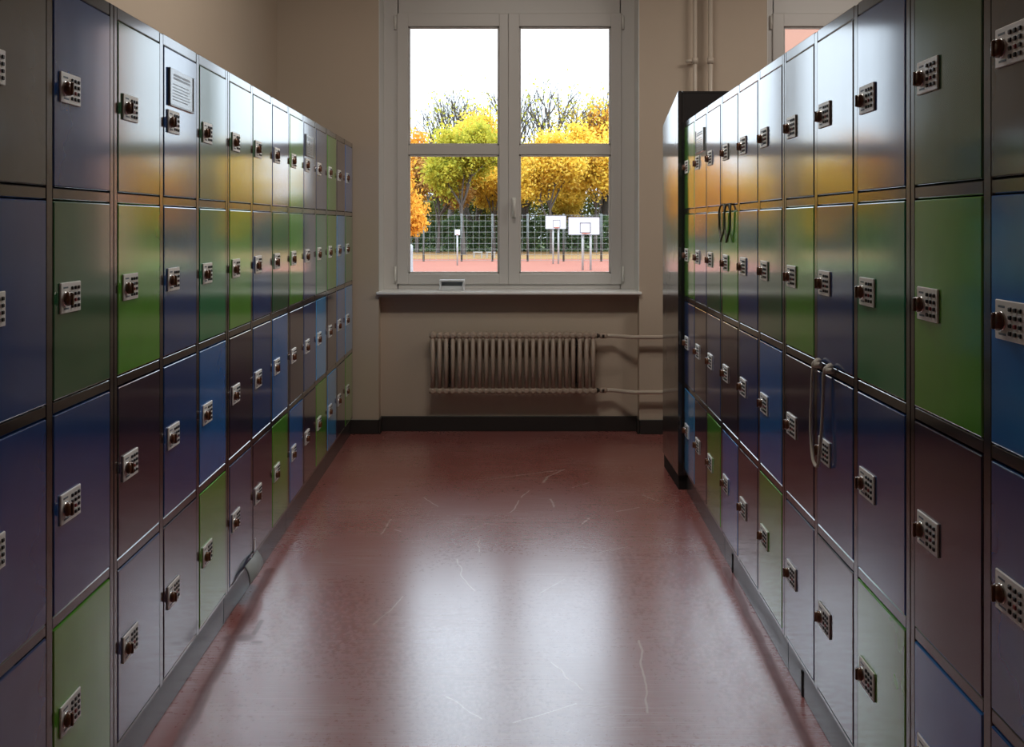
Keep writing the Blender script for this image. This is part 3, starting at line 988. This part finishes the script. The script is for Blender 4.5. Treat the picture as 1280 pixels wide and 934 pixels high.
# basketball hoops
WB = mat('backboard_white', (.56, .57, .60), .5)
LB = mat('backboard_lines', (.16, .16, .18), .5)
POST = mat('galvanised_post', (.40, .42, .42), .4)
RIM = mat('hoop_red', (.40, .10, .05), .5)
def hoop(px0, px1, py_top, py_bot, py_ground, poles, lab, lines=True):
    D = (EYE - GZ) * F / (py_ground - 280.0)
    X = lambda p: (p - 640.5) / F * D
    Z = lambda p: EYE + (280.0 - p) / F * D
    xc = (X(px0) + X(px1)) / 2
    o = empty('basketball_hoop', (xc, D, GZ))
    tag(o, lab, 'basketball hoop', 'basketball hoops on the court')
    a, b_ = X(px0) - xc, X(px1) - xc
    z0, z1 = Z(py_bot) - GZ, Z(py_top) - GZ
    bm = bmesh.new(); box(bm, a, b_, -.03, .03, z0, z1, .01)
    bd = finish('backboard', bm, WB, o)
    wd, hh = b_ - a, z1 - z0
    if lines:
        bm = bmesh.new(); t_ = wd * .022
        cx = wd * .04; ww = wd * .17; za = z0 + hh * .12; zc = z0 + hh * .68
        for q in ((cx - ww, cx - ww + t_, za, zc), (cx + ww - t_, cx + ww, za, zc), (cx - ww, cx + ww, zc - t_, zc), (cx - ww, cx + ww, za, za + t_)):
            box(bm, q[0], q[1], -.04, -.028, q[2], q[3])
        for q in ((a, a + t_, z0, z1), (b_ - t_, b_, z0, z1), (a, b_, z0, z0 + t_), (a, b_, z1 - t_, z1)):
            box(bm, q[0], q[1], -.04, -.028, q[2], q[3])
        finish('board_marking', bm, LB, bd)
    bm = bmesh.new(); n = 16; rr = wd * .12
    tube(bm, [(wd * .04 + rr * math.cos(6.283 * k / n), -.03 - rr * 1.3 + rr * math.sin(6.283 * k / n), z0 + hh * .10) for k in range(n)], .025, 5, closed=True)
    box(bm, wd * .04 - .06, wd * .04 + .06, -rr * .5, -.02, z0 + hh * .07, z0 + hh * .13)
    finish('rim', bm, RIM, bd)
    for p in poles:
        bm = bmesh.new(); tube(bm, [(X(p) - xc, .12, 0), (X(p) - xc, .12, z0 + hh * .8)], max(.05, wd * .035), 8)
        box(bm, X(p) - xc - .06, X(p) - xc + .06, .02, .12, z0 + hh * .2, z0 + hh * .75)
        finish('post', bm, POST, o)
hoop(710.5, 750.5, 271, 294, 338, (729, 739), 'larger, nearer white basketball backboard on two posts, right of the other')
hoop(682, 708.5, 269.5, 286.5, 330, (692, 698.5), 'smaller, farther white basketball backboard on two posts, left of the other')
hoop(569, 575.5, 287, 294, 332, (572,), 'tiny far white basketball backboard on a single post in the left pane', False)

# ball stop fence at the far side of the court
def fence():
    D = 64.0
    o = empty('ball_fence', (0, D, GZ)); tag(o, 'tall wire mesh fence with dark posts across the far side of the court', 'fence')
    X = lambda p: (p - 640.5) / F * D
    bm = bmesh.new(); tube(bm, [(0, 0, 0), (0, 0, 3.3)], .07, 8)
    me = bpy.data.meshes.new('fence_post'); bm.to_mesh(me); bm.free(); me.materials.append(mat('post_dark', (.07, .075, .07), .5))
    for p in (530, 577.5, 616, 660, 705, 752, 800, 480, 430):
        mesh_obj('fence_post', me, o, (X(p), 0, 0))
    bm = bmesh.new()
    xa, xb = X(430), X(800)
    n = int((xb - xa) / .42)
    for k in range(n + 1):
        x = xa + (xb - xa) * k / n
        box(bm, x - .008, x + .008, -.082, -.070, .05, 3.25)
    for k in range(9):
        z = .08 + k * .39
        box(bm, xa, xb, -.096, -.083, z - .010, z + .010)
    w_ = finish('wire_mesh', bm, mat('fence_wire', (.26, .28, .27), .5, metal=.3), o); tag(w_, kind='stuff')
fence()
# white lamp post outside at the left edge of the window
D = 26.0
bm = bmesh.new(); xp = (514.5 - 640.5) / F * D
lathe(bm, [(.09, 0), (.075, .3), (.055, .35), (.05, 1.8), (.05, 1.98), (.01, 2.02)], (xp, D, GZ), 'z', 12)
tag(finish('white_post', bm, mat('post_white', (.32, .33, .34), .5)), 'white post outside at the left edge of the lower left pane', 'post')
# low bench boxes beyond the fence
STN = mat('bench_grey', (.30, .27, .24), .7)
D = 70.0
for p, lab in ((598, 'left of the two low grey benches beyond the fence in the left pane'), (614, 'right of the two low grey benches beyond the fence in the left pane')):
    xp = (p - 640.5) / F * D
    bn = empty('park_bench', (xp, D, GZ + .02)); tag(bn, lab, 'bench')
    bm = bmesh.new(); box(bm, -.35, .35, -.2, .2, .38, .46, .01); finish('seat', bm, STN, bn)
    for s in (-.28, .28):
        bm = bmesh.new(); box(bm, s - .05, s + .05, -.18, .18, 0, .38); finish('leg', bm, STN, bn)
